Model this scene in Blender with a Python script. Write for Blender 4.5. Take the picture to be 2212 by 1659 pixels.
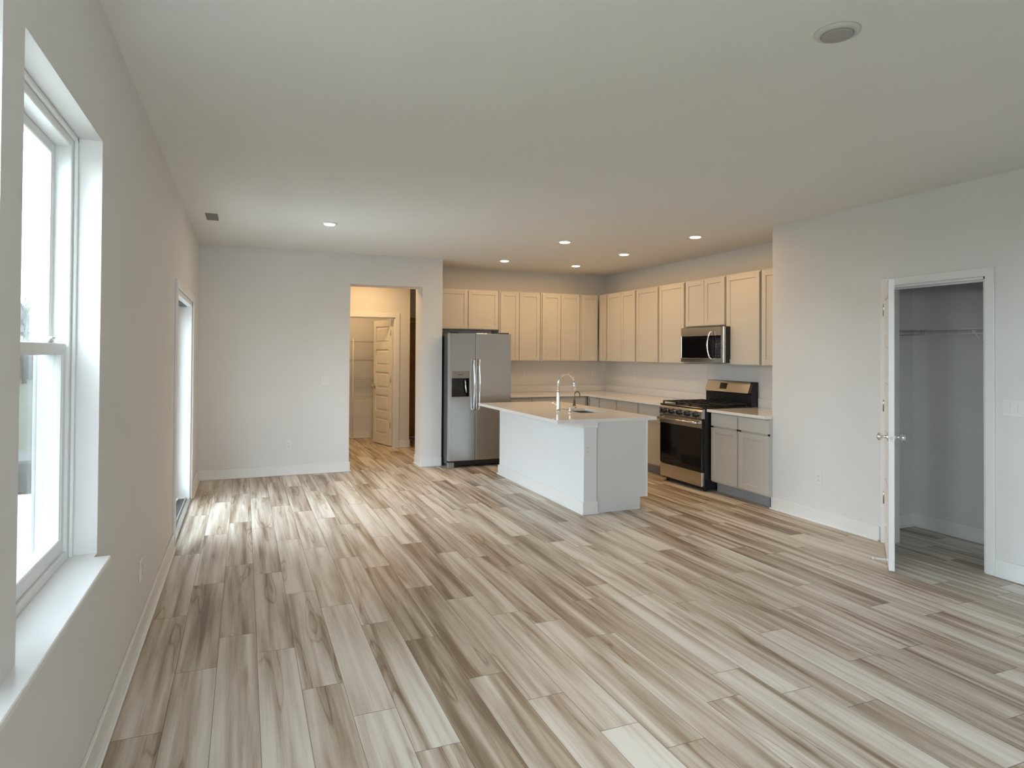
import bpy, math, random
from mathutils import Vector, Matrix
random.seed(7)
for o in list(bpy.data.objects): bpy.data.objects.remove(o, do_unlink=True)
S = bpy.context.scene
C = S.collection
PI = math.pi

# ------------------------------------------------------------------ camera
W, H = 2212.0, 1659.0
F, CX, CY = 1400.0, 1106.0, 745.0
YAW, PITCH, ROLL = 0.3917, -0.0127, 0.0063
cam = bpy.data.cameras.new('camera'); co = bpy.data.objects.new('camera', cam); C.objects.link(co)
cam.sensor_fit = 'HORIZONTAL'; cam.sensor_width = 36.0
cam.lens = F / W * 36.0
cam.shift_x = (W / 2 - CX) / W
cam.shift_y = (CY - H / 2) / W
cam.clip_start = 0.02; cam.clip_end = 300
fw = Vector((math.sin(YAW), math.cos(YAW), 0)); r0 = Vector((math.cos(YAW), -math.sin(YAW), 0)); up0 = Vector((0, 0, 1))
fwd = fw * math.cos(PITCH) - up0 * math.sin(PITCH)
up = up0 * math.cos(PITCH) + fw * math.sin(PITCH)
rt = r0 * math.cos(ROLL) + up * math.sin(ROLL)
up2 = up * math.cos(ROLL) - r0 * math.sin(ROLL)
M = Matrix((rt, up2, -fwd)).transposed().to_4x4()
M.translation = Vector((0.4869, -8.3091, 1.4967))
co.matrix_world = M
S.camera = co

# ------------------------------------------------------------------ world, exposure
world = bpy.data.worlds.new('overcast_sky'); S.world = world; world.use_nodes = True
wn, wl = world.node_tree.nodes, world.node_tree.links
wn.clear()
wo = wn.new('ShaderNodeOutputWorld'); bg = wn.new('ShaderNodeBackground')
tc = wn.new('ShaderNodeTexCoord'); sx = wn.new('ShaderNodeSeparateXYZ'); rp = wn.new('ShaderNodeValToRGB')
wl.new(tc.outputs['Generated'], sx.inputs[0]); wl.new(sx.outputs['Z'], rp.inputs[0])
rp.color_ramp.elements[0].position = 0.0; rp.color_ramp.elements[0].color = (0.60, 0.66, 0.70, 1)
rp.color_ramp.elements[1].position = 0.35; rp.color_ramp.elements[1].color = (0.80, 0.90, 1.0, 1)
wl.new(rp.outputs[0], bg.inputs[0]); bg.inputs[1].default_value = 27.0
wl.new(bg.outputs[0], wo.inputs[0])
S.view_settings.view_transform = 'Standard'; S.view_settings.look = 'None'
S.view_settings.gamma = 1.0; S.view_settings.use_curve_mapping = False
S.view_settings.exposure = 0.12

LIVING_LAMP = 5.0
KITCHEN_LAMP = 7.6
LAMP_COL = (1.0, 0.63, 0.28)

# ------------------------------------------------------------------ materials
def mat(name, col, rough=0.5, metal=0.0, noise=0.0, nscale=30.0, bump=0.0, emit=None, estr=0.0, coat=0.0, aniso=0.0, spec=0.5):
    m = bpy.data.materials.new(name); m.use_nodes = True
    n, l = m.node_tree.nodes, m.node_tree.links
    b = n['Principled BSDF']
    b.inputs['Base Color'].default_value = (*col, 1); b.inputs['Roughness'].default_value = rough
    b.inputs['Metallic'].default_value = metal; b.inputs['Specular IOR Level'].default_value = spec
    if coat: b.inputs['Coat Weight'].default_value = coat
    if noise or bump:
        t = n.new('ShaderNodeTexCoord'); z = n.new('ShaderNodeTexNoise'); z.inputs['Scale'].default_value = nscale
        z.inputs['Detail'].default_value = 4
        l.new(t.outputs['Object'], z.inputs['Vector'])
        if noise:
            r = n.new('ShaderNodeValToRGB')
            r.color_ramp.elements[0].position = 0.3; r.color_ramp.elements[1].position = 0.7
            r.color_ramp.elements[0].color = tuple(c * (1 - noise) for c in col) + (1,)
            r.color_ramp.elements[1].color = tuple(min(1, c * (1 + noise)) for c in col) + (1,)
            l.new(z.outputs[0], r.inputs[0]); l.new(r.outputs[0], b.inputs['Base Color'])
        if bump:
            bp = n.new('ShaderNodeBump'); bp.inputs['Strength'].default_value = bump; bp.inputs['Distance'].default_value = 0.002
            l.new(z.outputs[0], bp.inputs['Height']); l.new(bp.outputs[0], b.inputs['Normal'])
    if emit:
        b.inputs['Emission Color'].default_value = (*emit, 1); b.inputs['Emission Strength'].default_value = estr
    return m

def brushed(name, col, rough, sc):
    """brushed steel: fine stretched noise in roughness and bump"""
    m = mat(name, col, rough, 1.0)
    n, l = m.node_tree.nodes, m.node_tree.links; b = n['Principled BSDF']
    t = n.new('ShaderNodeTexCoord'); mp = n.new('ShaderNodeMapping'); mp.inputs['Scale'].default_value = sc
    z = n.new('ShaderNodeTexNoise'); z.inputs['Scale'].default_value = 1; z.inputs['Detail'].default_value = 3
    l.new(t.outputs['Object'], mp.inputs[0]); l.new(mp.outputs[0], z.inputs['Vector'])
    r = n.new('ShaderNodeMapRange'); r.inputs[3].default_value = rough - .03; r.inputs[4].default_value = rough + .04
    l.new(z.outputs[0], r.inputs[0]); l.new(r.outputs[0], b.inputs['Roughness'])
    bp = n.new('ShaderNodeBump'); bp.inputs['Strength'].default_value = .012; bp.inputs['Distance'].default_value = .001
    l.new(z.outputs[0], bp.inputs['Height']); l.new(bp.outputs[0], b.inputs['Normal'])
    return m

M_wall = mat('painted_wall', (0.73, 0.715, 0.70), 0.75, noise=0.012, nscale=3, bump=0.05)
M_ceil = mat('flat_ceiling_paint', (0.80, 0.79, 0.765), 0.9, noise=0.01, nscale=2)
M_trim = mat('white_trim_paint', (0.79, 0.785, 0.77), 0.38, noise=0.01, nscale=6)
M_vinyl = mat('white_vinyl', (0.80, 0.81, 0.80), 0.35, noise=0.01, nscale=8)
M_door = mat('white_door_paint', (0.80, 0.79, 0.77), 0.4, noise=0.01, nscale=6)
M_cab = mat('greige_cabinet_paint', (0.56, 0.535, 0.49), 0.42, noise=0.015, nscale=5)
M_kick = mat('grey_toe_kick', (0.36, 0.37, 0.39), 0.5, noise=0.02)
M_endpanel = mat('pale_grey_panel', (0.66, 0.665, 0.65), 0.45, noise=0.01, nscale=5)
M_knee = mat('white_knee_wall', (0.76, 0.765, 0.77), 0.5, noise=0.008, nscale=4)
M_quartz = mat('white_quartz', (0.78, 0.75, 0.72), 0.05, noise=0.03, nscale=160, spec=0.6)
M_steel = brushed('brushed_steel', (0.50, 0.505, 0.51), 0.25, (400, 400, 3))
M_steelh = brushed('brushed_steel_horizontal', (0.60, 0.59, 0.58), 0.20, (3, 3, 400))
M_chrome = mat('chrome', (0.82, 0.82, 0.83), 0.08, 1.0, noise=0.01)
M_nickel = mat('satin_nickel', (0.55, 0.53, 0.50), 0.25, 1.0, noise=0.02)
M_bronze = mat('dark_metal', (0.16, 0.14, 0.12), 0.3, 1.0, noise=0.03)
M_blackgl = mat('black_glass', (0.004, 0.004, 0.006), 0.06, noise=0.05, nscale=10)
M_black = mat('black_enamel', (0.010, 0.010, 0.012), 0.25, noise=0.05, nscale=20)
M_iron = mat('cast_iron', (0.012, 0.012, 0.013), 0.55, noise=0.2, nscale=80, bump=0.3)
M_plast = mat('white_plastic', (0.76, 0.75, 0.73), 0.35, noise=0.01)
M_grill = mat('grey_grille', (0.22, 0.21, 0.20), 0.6, noise=0.03)
M_lens = mat('unlit_lamp_lens', (0.37, 0.355, 0.35), 0.5, noise=0.01)
M_ring = mat('lamp_trim_ring', (0.62, 0.63, 0.585), 0.5, noise=0.01)
M_lit = mat('lit_lamp_lens', (0.9, 0.9, 0.9), 0.5, emit=(1.0, 0.88, 0.70), estr=6.0)
M_slot = mat('dark_slot', (0.05, 0.05, 0.05), 0.6, noise=0.05)
M_rubber = mat('rubber_tip', (0.75, 0.74, 0.70), 0.6, noise=0.02)
M_brown = mat('brown_hall_door', (0.33, 0.19, 0.09), 0.5, noise=0.12, nscale=6)
M_wire = mat('white_coated_wire', (0.78, 0.78, 0.76), 0.4, noise=0.01)
M_conc = mat('patio_concrete', (0.58, 0.57, 0.55), 0.9, noise=0.08, nscale=4)
M_lawn = mat('lawn', (0.055, 0.062, 0.036), 0.95, noise=0.25, nscale=6)
M_bark = mat('bare_bark', (0.03, 0.028, 0.026), 0.9, noise=0.15)
M_siding = mat('grey_siding', (0.055, 0.055, 0.055), 0.8, noise=0.03)
M_roof = mat('grey_shingle', (0.04, 0.04, 0.043), 0.9, noise=0.15, nscale=12)
M_box = mat('utility_box_green', (0.03, 0.034, 0.026), 0.6, noise=0.05)
M_track = mat('dark_track', (0.06, 0.06, 0.06), 0.5, noise=0.05)
M_alu = mat('threshold_metal', (0.42, 0.40, 0.37), 0.4, 0.8, noise=0.03)

def glass_mat(name, tint=(1, 1, 1), gloss=0.9):
    m = bpy.data.materials.new(name); m.use_nodes = True
    n, l = m.node_tree.nodes, m.node_tree.links; n.clear()
    o = n.new('ShaderNodeOutputMaterial'); mx = n.new('ShaderNodeMixShader'); t = n.new('ShaderNodeBsdfTransparent')
    g = n.new('ShaderNodeBsdfGlossy'); g.inputs['Roughness'].default_value = 0.02
    t.inputs[0].default_value = (*tint, 1)
    f = n.new('ShaderNodeFresnel'); f.inputs['IOR'].default_value = 1.35
    mm = n.new('ShaderNodeMath'); mm.operation = 'MULTIPLY'; mm.inputs[1].default_value = gloss
    l.new(f.outputs[0], mm.inputs[0]); l.new(mm.outputs[0], mx.inputs[0])
    l.new(t.outputs[0], mx.inputs[1]); l.new(g.outputs[0], mx.inputs[2]); l.new(mx.outputs[0], o.inputs[0])
    return m
M_glass = glass_mat('window_glass', (0.96, 0.98, 0.98), 0.6)
M_glass_dim = glass_mat('dimming_door_glass', (0.66, 0.69, 0.70), 0.6)  # tint added to cut the daylight coming through the patio door
def screen_mat():
    m = bpy.data.materials.new('insect_screen'); m.use_nodes = True
    n, l = m.node_tree.nodes, m.node_tree.links; n.clear()
    o = n.new('ShaderNodeOutputMaterial'); mx = n.new('ShaderNodeMixShader'); t = n.new('ShaderNodeBsdfTransparent')
    d = n.new('ShaderNodeBsdfDiffuse'); d.inputs[0].default_value = (0.03, 0.032, 0.03, 1)
    mx.inputs[0].default_value = 0.50
    l.new(t.outputs[0], mx.inputs[1]); l.new(d.outputs[0], mx.inputs[2]); l.new(mx.outputs[0], o.inputs[0])
    return m
M_screen = screen_mat()

def floor_mat():
    m = bpy.data.materials.new('vinyl_plank_floor'); m.use_nodes = True
    n, l = m.node_tree.nodes, m.node_tree.links; b = n['Principled BSDF']
    uv = n.new('ShaderNodeUVMap'); uv.uv_map = 'plank'
    at = n.new('ShaderNodeAttribute'); at.attribute_name = 'tone'
    sep = n.new('ShaderNodeSeparateColor'); l.new(at.outputs['Color'], sep.inputs[0])
    sc = n.new('ShaderNodeVectorMath'); sc.operation = 'SCALE'; sc.inputs['Scale'].default_value = 37.0
    l.new(at.outputs['Color'], sc.inputs[0])
    def noise(scale, detail, rough=0.55, dist=0.0, off=0):
        mp = n.new('ShaderNodeMapping'); mp.inputs['Scale'].default_value = scale
        l.new(uv.outputs[0], mp.inputs[0])
        ad = n.new('ShaderNodeVectorMath'); ad.operation = 'ADD'
        l.new(mp.outputs[0], ad.inputs[0]); l.new(sc.outputs[0], ad.inputs[1])
        z = n.new('ShaderNodeTexNoise'); z.inputs['Scale'].default_value = 1
        z.inputs['Detail'].default_value = detail; z.inputs['Roughness'].default_value = rough; z.inputs['Distortion'].default_value = dist
        l.new(ad.outputs[0], z.inputs['Vector']); return z.outputs[0]
    def math_(op, a, c=None, c2=None):
        x = n.new('ShaderNodeMath'); x.operation = op
        for i, v in enumerate((a, c, c2)):
            if v is None: continue
            if hasattr(v, 'type'): l.new(v, x.inputs[i])
            else: x.inputs[i].default_value = v
        return x.outputs[0]
    broad = noise((15, .75, 1), 1.5, .5, .3)
    mid = noise((46, 1.5, 1), 3, .6, .25)
    fine = noise((260, 6, 1), 3, .7)
    cath = noise((12, 1.0, 1), 1.2, .45, .12)
    # cathedral figure: contour lines of a slow stretched noise
    fr = math_('FRACT', math_('MULTIPLY', cath, 11.0))
    ln = math_('ABSOLUTE', math_('SUBTRACT', fr, 0.5))
    ln = math_('SMOOTH_MIN', math_('MULTIPLY', math_('SUBTRACT', 0.5, ln), 4.0), 1.0, 0.2)   # 0 at lines, 1 between
    near = n.new('ShaderNodeMapRange'); near.interpolation_type = 'SMOOTHSTEP'
    near.inputs[1].default_value = 0.52; near.inputs[2].default_value = 0.66
    l.new(cath, near.inputs[0])
    lin = math_('MULTIPLY', math_('SUBTRACT', 1.0, ln), near.outputs[0])
    v = math_('MULTIPLY', math_('SUBTRACT', broad, 0.5), 1.75)
    v = math_('MULTIPLY_ADD', math_('SUBTRACT', mid, 0.5), 0.80, v)
    v = math_('MULTIPLY_ADD', math_('SUBTRACT', fine, 0.5), 0.42, v)
    v = math_('MULTIPLY_ADD', lin, -0.26, v)
    v = math_('MULTIPLY_ADD', near.outputs[0], -0.12, v)
    v = math_('ADD', v, sep.outputs[0])
    rp = n.new('ShaderNodeValToRGB'); cr = rp.color_ramp
    cr.elements[0].position = 0.0; cr.elements[0].color = (0.20, 0.142, 0.095, 1)
    cr.elements[1].position = 1.0; cr.elements[1].color = (0.72, 0.665, 0.59, 1)
    for p, c in ((0.25, (0.34, 0.262, 0.190)), (0.5, (0.49, 0.412, 0.330)), (0.75, (0.63, 0.562, 0.48))):
        e = cr.elements.new(p); e.color = (*c, 1)
    l.new(v, rp.inputs[0])
    # seams between planks
    su = n.new('ShaderNodeSeparateXYZ'); l.new(uv.outputs[0], su.inputs[0])
    def edge(o, lo, hi, wd):
        a = math_('MINIMUM', math_('SUBTRACT', o, lo), math_('SUBTRACT', hi, o))
        return math_('LESS_THAN', a, wd)
    ue = n.new('ShaderNodeUVMap'); ue.uv_map = 'edge'
    se = n.new('ShaderNodeSeparateXYZ'); l.new(ue.outputs[0], se.inputs[0])
    e = math_('MAXIMUM', edge(se.outputs[0], 0.0, 0.178, 0.0013), edge(se.outputs[1], 0.0, 1.22, 0.0016))
    mx = n.new('ShaderNodeMix'); mx.data_type = 'RGBA'
    l.new(math_('MULTIPLY', e, 0.78), mx.inputs[0]); l.new(rp.outputs[0], mx.inputs[6]); mx.inputs[7].default_value = (0.09, 0.065, 0.045, 1)
    l.new(mx.outputs[2], b.inputs['Base Color'])
    rr = n.new('ShaderNodeMapRange'); rr.inputs[3].default_value = 0.38; rr.inputs[4].default_value = 0.50
    l.new(mid, rr.inputs[0]); l.new(rr.outputs[0], b.inputs['Roughness'])
    b.inputs['Specular IOR Level'].default_value = 0.5
    bp = n.new('ShaderNodeBump'); bp.inputs['Strength'].default_value = 0.12; bp.inputs['Distance'].default_value = 0.001
    l.new(fine, bp.inputs['Height']); l.new(bp.outputs[0], b.inputs['Normal'])
    return m
M_floor = floor_mat()

# ------------------------------------------------------------------ mesh helpers
class MB:
    def __init__(s): s.v = []; s.f = []; s.sm = []
    def add(s, vs, fs, smooth=False):
        k = len(s.v); s.v += [tuple(v) for v in vs]; s.f += [tuple(i + k for i in f) for f in fs]; s.sm += [smooth] * len(fs); return s
    def box(s, x0, x1, y0, y1, z0, z1, b=0.0):
        x0, x1 = min(x0, x1), max(x0, x1); y0, y1 = min(y0, y1), max(y0, y1); z0, z1 = min(z0, z1), max(z0, z1)
        b = min(b, (x1 - x0) * .45, (y1 - y0) * .45, (z1 - z0) * .45)
        if b <= 1e-5:
            return s.add([(x0, y0, z0), (x1, y0, z0), (x1, y1, z0), (x0, y1, z0), (x0, y0, z1), (x1, y0, z1), (x1, y1, z1), (x0, y1, z1)],
                  [(0, 3, 2, 1), (4, 5, 6, 7), (0, 1, 5, 4), (1, 2, 6, 5), (2, 3, 7, 6), (3, 0, 4, 7)])
        # chamfered box: three face-aligned copies of each corner
        vs = []; idx = {}
        for cx in (0, 1):
            for cy in (0, 1):
                for cz in (0, 1):
                    X, Y, Z = (x0, x1)[cx], (y0, y1)[cy], (z0, z1)[cz]
                    dx, dy, dz = (b, -b)[cx], (b, -b)[cy], (b, -b)[cz]
                    for a, p in enumerate(((X, Y + dy, Z + dz), (X + dx, Y, Z + dz), (X + dx, Y + dy, Z))):
                        idx[(cx, cy, cz, a)] = len(vs); vs.append(p)
        I = lambda *k: idx[k]
        fs = []
        for c in (0, 1):
            q = [I(c, 0, 0, 0), I(c, 1, 0, 0), I(c, 1, 1, 0), I(c, 0, 1, 0)]; fs.append(q if c else q[::-1])
            q = [I(0, c, 0, 1), I(1, c, 0, 1), I(1, c, 1, 1), I(0, c, 1, 1)]; fs.append(q[::-1] if c else q)
            q = [I(0, 0, c, 2), I(1, 0, c, 2), I(1, 1, c, 2), I(0, 1, c, 2)]; fs.append(q if c else q[::-1])
        for a in (0, 1):
            for d in (0, 1):
                fs.append([I(a, d, 0, 0), I(a, d, 1, 0), I(a, d, 1, 1), I(a, d, 0, 1)])
                fs.append([I(a, 0, d, 0), I(a, 1, d, 0), I(a, 1, d, 2), I(a, 0, d, 2)])
                fs.append([I(0, a, d, 1), I(1, a, d, 1), I(1, a, d, 2), I(0, a, d, 2)])
        for a in (0, 1):
            for c in (0, 1):
                for d in (0, 1): fs.append([I(a, c, d, 0), I(a, c, d, 1), I(a, c, d, 2)])
        return s.add(vs, fs)
    def prism(s, poly, axis, a, b):
        """poly: 2-D points in the two other axes (cyclic order), extruded along axis from a to b"""
        n = len(poly)
        def P(u, v, w): return {0: (w, u, v), 1: (u, w, v), 2: (u, v, w)}[axis]
        vs = [P(u, v, a) for u, v in poly] + [P(u, v, b) for u, v in poly]
        fs = [tuple(range(n))[::-1], tuple(range(n, 2 * n))] + [(i, (i + 1) % n, n + (i + 1) % n, n + i) for i in range(n)]
        return s.add(vs, fs)
    def lathe(s, c, prof, axis=2, seg=28, smooth=True, sgn=1):
        """prof: list of (radius, height along axis)"""
        vs, fs = [], []
        for r, h in prof:
            for k in range(seg):
                a = 2 * PI * k / seg; u, v = r * math.cos(a), r * math.sin(a); h2 = h * sgn
                vs.append({0: (c[0] + h2, c[1] + u, c[2] + v), 1: (c[0] + u, c[1] + h2, c[2] + v), 2: (c[0] + u, c[1] + v, c[2] + h2)}[axis])
        for j in range(len(prof) - 1):
            for k in range(seg):
                k2 = (k + 1) % seg
                fs.append((j * seg + k, j * seg + k2, (j + 1) * seg + k2, (j + 1) * seg + k))
        fs.append(tuple(range(seg))[::-1]); fs.append(tuple((len(prof) - 1) * seg + k for k in range(seg)))
        return s.add(vs, fs, smooth)
    def tube(s, pts, r, seg=10, smooth=True):
        pts = [Vector(p) for p in pts]; n = len(pts)
        rs = r if isinstance(r, (list, tuple)) else [r] * n
        vs, fs = [], []; prev = None
        for i, p in enumerate(pts):
            d = (pts[min(i + 1, n - 1)] - pts[max(i - 1, 0)]).normalized()
            if prev is None:
                a = Vector((0, 0, 1)) if abs(d.z) < .9 else Vector((1, 0, 0)); u = d.cross(a).normalized()
            else: u = (prev - d * prev.dot(d)).normalized()
            prev = u; w = d.cross(u)
            for k in range(seg):
                t = 2 * PI * k / seg; vs.append(p + (u * math.cos(t) + w * math.sin(t)) * rs[i])
        for j in range(n - 1):
            for k in range(seg):
                k2 = (k + 1) % seg; fs.append((j * seg + k, j * seg + k2, (j + 1) * seg + k2, (j + 1) * seg + k))
        fs.append(tuple(range(seg))[::-1]); fs.append(tuple((n - 1) * seg + k for k in range(seg)))
        return s.add(vs, fs, smooth)
    def build(s, name, m, parent=None, off=(0, 0, 0)):
        import bmesh
        me = bpy.data.meshes.new(name)
        me.from_pydata([(v[0] - off[0], v[1] - off[1], v[2] - off[2]) for v in s.v], [], s.f)
        for p, k in zip(me.polygons, s.sm): p.use_smooth = k
        bm = bmesh.new(); bm.from_mesh(me); bmesh.ops.recalc_face_normals(bm, faces=bm.faces); bm.to_mesh(me); bm.free()
        me.materials.append(m)
        o = bpy.data.objects.new(name, me); C.objects.link(o)
        if parent: o.parent = parent
        return o

def thing(name, label, cat, loc=(0, 0, 0), rz=0.0, group=None):
    o = bpy.data.objects.new(name, None); C.objects.link(o)
    o.empty_display_size = .1; o.location = loc; o.rotation_euler = (0, 0, rz)
    o['label'] = label; o['category'] = cat
    if group: o['group'] = group
    return o
def tag(o, label, cat, group=None):
    o['label'] = label; o['category'] = cat
    if group: o['group'] = group
    return o
def struct(o, label=None):
    o['kind'] = 'structure'
    if label: o['label'] = label
    return o
def sroot(name, label, loc=(0, 0, 0), rz=0.0):
    o = bpy.data.objects.new(name, None); C.objects.link(o); o.empty_display_size = .1
    o.location = loc; o.rotation_euler = (0, 0, rz); return struct(o, label)
def copy_tree(o, loc=None, parent=None, rz=None, label=None, group=None):
    c = o.copy(); C.objects.link(c)
    if parent: c.parent = parent
    for ch in list(o.children): copy_tree(ch, parent=c)
    if loc is not None: c.location = loc
    if rz is not None: c.rotation_euler = (0, 0, rz)
    if label: c['label'] = label
    if group: c['group'] = group
    return c

# ------------------------------------------------------------------ room constants
HC = 2.74
YF = -10.4                # wall behind the camera
XR = 5.235; YR = -3.45    # right living room wall, and where it ends at the kitchen
XK, YK = 5.88, 0.78       # kitchen walls
XA = 2.915                # end of the back wall at the kitchen
O1, O2, OH = 1.713, 2.644, 2.357   # hallway opening

def wall_with_holes(axis, a0, a1, c0, c1, holes, name, label, zt=HC):
    """wall slab: thickness a0..a1 on axis, runs c0..c1 on the other axis; holes (c, c', z, z')"""
    b = MB()
    cs = sorted({c0, c1, *[h[0] for h in holes], *[h[1] for h in holes]})
    for p, q in zip(cs[:-1], cs[1:]):
        z = 0.0; mid = (p + q) / 2
        hs = sorted([h for h in holes if h[0] - 1e-6 <= mid <= h[1] + 1e-6], key=lambda h: h[2])
        segs = []
        for h in hs:
            if h[2] > z: segs.append((z, h[2]))
            z = h[3]
        if z < zt: segs.append((z, zt))
        for s0, s1 in segs:
            if axis == 0: b.box(a0, a1, p, q, s0, s1)
            else: b.box(p, q, a0, a1, s0, s1)
    return struct(b.build(name, M_wall), label)

WZ0, WZ1 = 0.755, 2.262
WINS = [(-6.46, -5.55), (-7.52, -6.61), (-9.6, -8.69)]
SL = (-2.74, -1.06, 0.0, 1.99)
wall_with_holes(0, -0.2, 0, YF, 0.33, [(a, b, WZ0, WZ1) for a, b in WINS] + [SL], 'wall_left', 'white painted wall with windows and sliding door')
wall_with_holes(1, 0, 0.33, 0, XA - 0.135, [(O1, O2, 0, OH)], 'wall_back', 'white end wall with the open doorway')
struct(MB().box(XA - 0.135, XA, 0, 0.9, 0, HC).build('wall_stub', M_wall), 'narrow white wall end beside the refrigerator')
struct(MB().box(XA, XK + .12, YK, YK + .12, 0, HC).build('wall_kitchen_back', M_wall), 'kitchen wall behind the refrigerator')
struct(MB().box(XK, XK + .12, YR - .12, YK, 0, HC).build('wall_kitchen_right', M_wall), 'kitchen wall behind the range')
CD = (-5.415, -4.665, 0, 2.05)
wall_with_holes(0, XR, XR + .12, YF, YR, [CD], 'wall_right', 'white wall with the closet doorway')
struct(MB().box(XR + .12, XK, YR - .12, YR, 0, HC).build('wall_return', M_wall), 'short return wall between kitchen and closet')
# closet interior
struct(MB().box(XR + .12, 6.07, -4.37, -4.25, 0, HC).build('wall_closet_far', M_wall))
struct(MB().box(5.95, 6.07, -6.3, -4.37, 0, HC).build('wall_closet_back', M_wall))
struct(MB().box(XR + .12, 6.07, -6.42, -6.3, 0, HC).build('wall_closet_near', M_wall))
# hallway and pantry behind the opening
struct(MB().box(0.9, 1.02, 0.33, 1.8, 0, HC).build('wall_hall_left', M_wall))
wall_with_holes(1, 1.8, 1.92, 0.9, 2.91, [(1.95, 2.675, 0, 2.04)], 'wall_pantry_front', 'hallway wall around the pantry doorway')
struct(MB().box(2.80, 2.91, 1.92, 3.2, 0, HC).build('wall_pantry_right', M_wall))
struct(MB().box(0.9, 2.80, 3.15, 3.27, 0, HC).build('wall_pantry_back', M_wall))
struct(MB().box(0.9, 1.02, 1.92, 3.15, 0, HC).build('wall_pantry_left', M_wall))
wall_with_holes(1, 2.8, 2.92, 2.91, 4.6, [(3.0, 3.72, 0, 2.04)], 'wall_hall_far', 'far wall of the hallway')
struct(MB().box(4.5, 4.62, 0.9, 2.8, 0, HC).build('wall_hall_right', M_wall))
struct(MB().box(2.91, 4.62, 3.0, 3.1, -.2, HC).box(2.91, 3.0, 2.92, 3.0, -.2, HC).build('wall_light_block', M_wall))  # unseen backing added to block sky light leaking round the brown door
# wall behind the camera
FILL_WINS = [(0.25, 1.40, 0.8, 2.15)]  # opening for the added fill window
wall_with_holes(1, YF - .2, YF, -0.2, XR + .12, FILL_WINS, 'wall_front', 'white wall behind the camera')
struct(MB().box(-0.2, 6.3, YF - .2, 4.0, HC, HC + .2).build('ceiling', M_ceil), 'flat white ceiling')

# ------------------------------------------------------------------ floor of individual planks
def floor():
    PH = {-1: -4.585, 0: -4.84, 1: -5.29, 2: -5.584, 3: -5.916, 4: -4.978, 5: -5.467, 6: -5.736, 7: -6.055, 8: -6.245,
          9: -5.289, 10: -6.039, 11: -5.849, 12: -6.105, 13: -6.294, 14: -5.586, 15: -5.995, 16: -4.165, 17: -5.997,
          18: -6.341, 19: -6.761, 20: -5.752, 21: -3.69, 22: -4.488, 23: -5.427, 24: -4.488, 26: -5.129}
    TONE = {(4, 0): .30, (4, -1): .26, (6, 1): .30, (1, 0): .62, (0, 0): .60, (2, 0): .75, (-1, 0): .38, (-2, 0): .36}
    v, f, uv, ed, tn = [], [], [], [], []
    rnd = random.Random(11)
    x0 = 0.561
    for r in range(-5, 33):
        xa = x0 + .178 * r; xb = xa + .178
        ph = PH.get(r, -5 + rnd.random() * 1.22)
        k0 = int((ph - (YF - .2)) / 1.22) + 2
        for k in range(-k0, int((4.0 - ph) / 1.22) + 2):
            ya = ph + 1.22 * k; yb = ya + 1.22
            A, B = max(xa, -.2), min(xb, 6.2); P, Q = max(ya, YF - .2), min(yb, 4.0)
            if B - A < 1e-4 or Q - P < 1e-4: continue
            i = len(v); v += [(A, P, 0), (B, P, 0), (B, Q, 0), (A, Q, 0)]; f.append((i, i + 1, i + 2, i + 3))
            ox, oy = rnd.random() * 50, rnd.random() * 50
            t = TONE.get((r, k), rnd.choice((.38, .50, .58, .64, .70, .76, .55, .46)) + rnd.uniform(-.05, .05))
            c = (t, rnd.random(), rnd.random(), 1)
            for X, Y in ((A, P), (B, P), (B, Q), (A, Q)):
                uv.append((X - xa + ox, Y - ya + oy)); ed.append((X - xa, Y - ya)); tn.append(c)
    me = bpy.data.meshes.new('floor'); me.from_pydata(v, [], f)
    u1 = me.uv_layers.new(name='plank'); u2 = me.uv_layers.new(name='edge')
    ca = me.color_attributes.new(name='tone', type='FLOAT_COLOR', domain='CORNER')
    u1, u2, ca = me.uv_layers['plank'], me.uv_layers['edge'], me.color_attributes['tone']
    for i in range(len(uv)):
        u1.data[i].uv = uv[i]; u2.data[i].uv = ed[i]; ca.data[i].color = tn[i]
    me.materials.append(M_floor)
    o = bpy.data.objects.new('floor', me); C.objects.link(o)
    struct(o, 'grey brown wood-look vinyl plank floor')
floor()
struct(MB().box(-.2, 6.2, YF - .2, 4.0, -.25, -.002).build('floor_slab', M_conc))

# ------------------------------------------------------------------ baseboards
def bb(name, runs):
    """runs: (axis, fixed coordinate of wall face, direction into room, from, to)"""
    b = MB()
    for ax, c, d, p, q in runs:
        for t, z0, z1, bev in ((.014, 0, .118, .003), (.030, 0, .018, .006)):
            if ax == 0: b.box(c, c + d * t, p, q, z0, z1, bev)
            else: b.box(p, q, c, c + d * t, z0, z1, bev)
    return struct(b.build(name, M_trim), 'white baseboard')
bb('baseboard_left', [(0, 0, 1, YF, SL[0] - .06), (0, 0, 1, SL[1] + .06, -.0)])
bb('baseboard_back', [(1, 0, -1, 0, O1), (0, O1, 1, -.014, .33), (1, 0, -1, O2, XA), (0, O2, -1, -.014, .33)])
bb('baseboard_right', [(0, XR, -1, CD[1] + .06, YR + .014), (0, XR, -1, YF, CD[0] - .06), (1, YR, 1, XR - .014, XR + .03)])
bb('baseboard_closet', [(1, -4.37, -1, XR + .12, 5.95), (0, 5.95, -1, -6.3, -4.37)])
bb('baseboard_hall', [(1, 1.8, -1, 2.745, 2.91), (0, 2.91, 1, 1.8, 2.8), (1, 1.8, -1, 1.02, 1.88), (1, 3.15, -1, 1.02, 2.80), (0, 2.80, -1, 1.95, 3.15), (0, 1.02, 1, 1.92, 3.15)])

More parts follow.
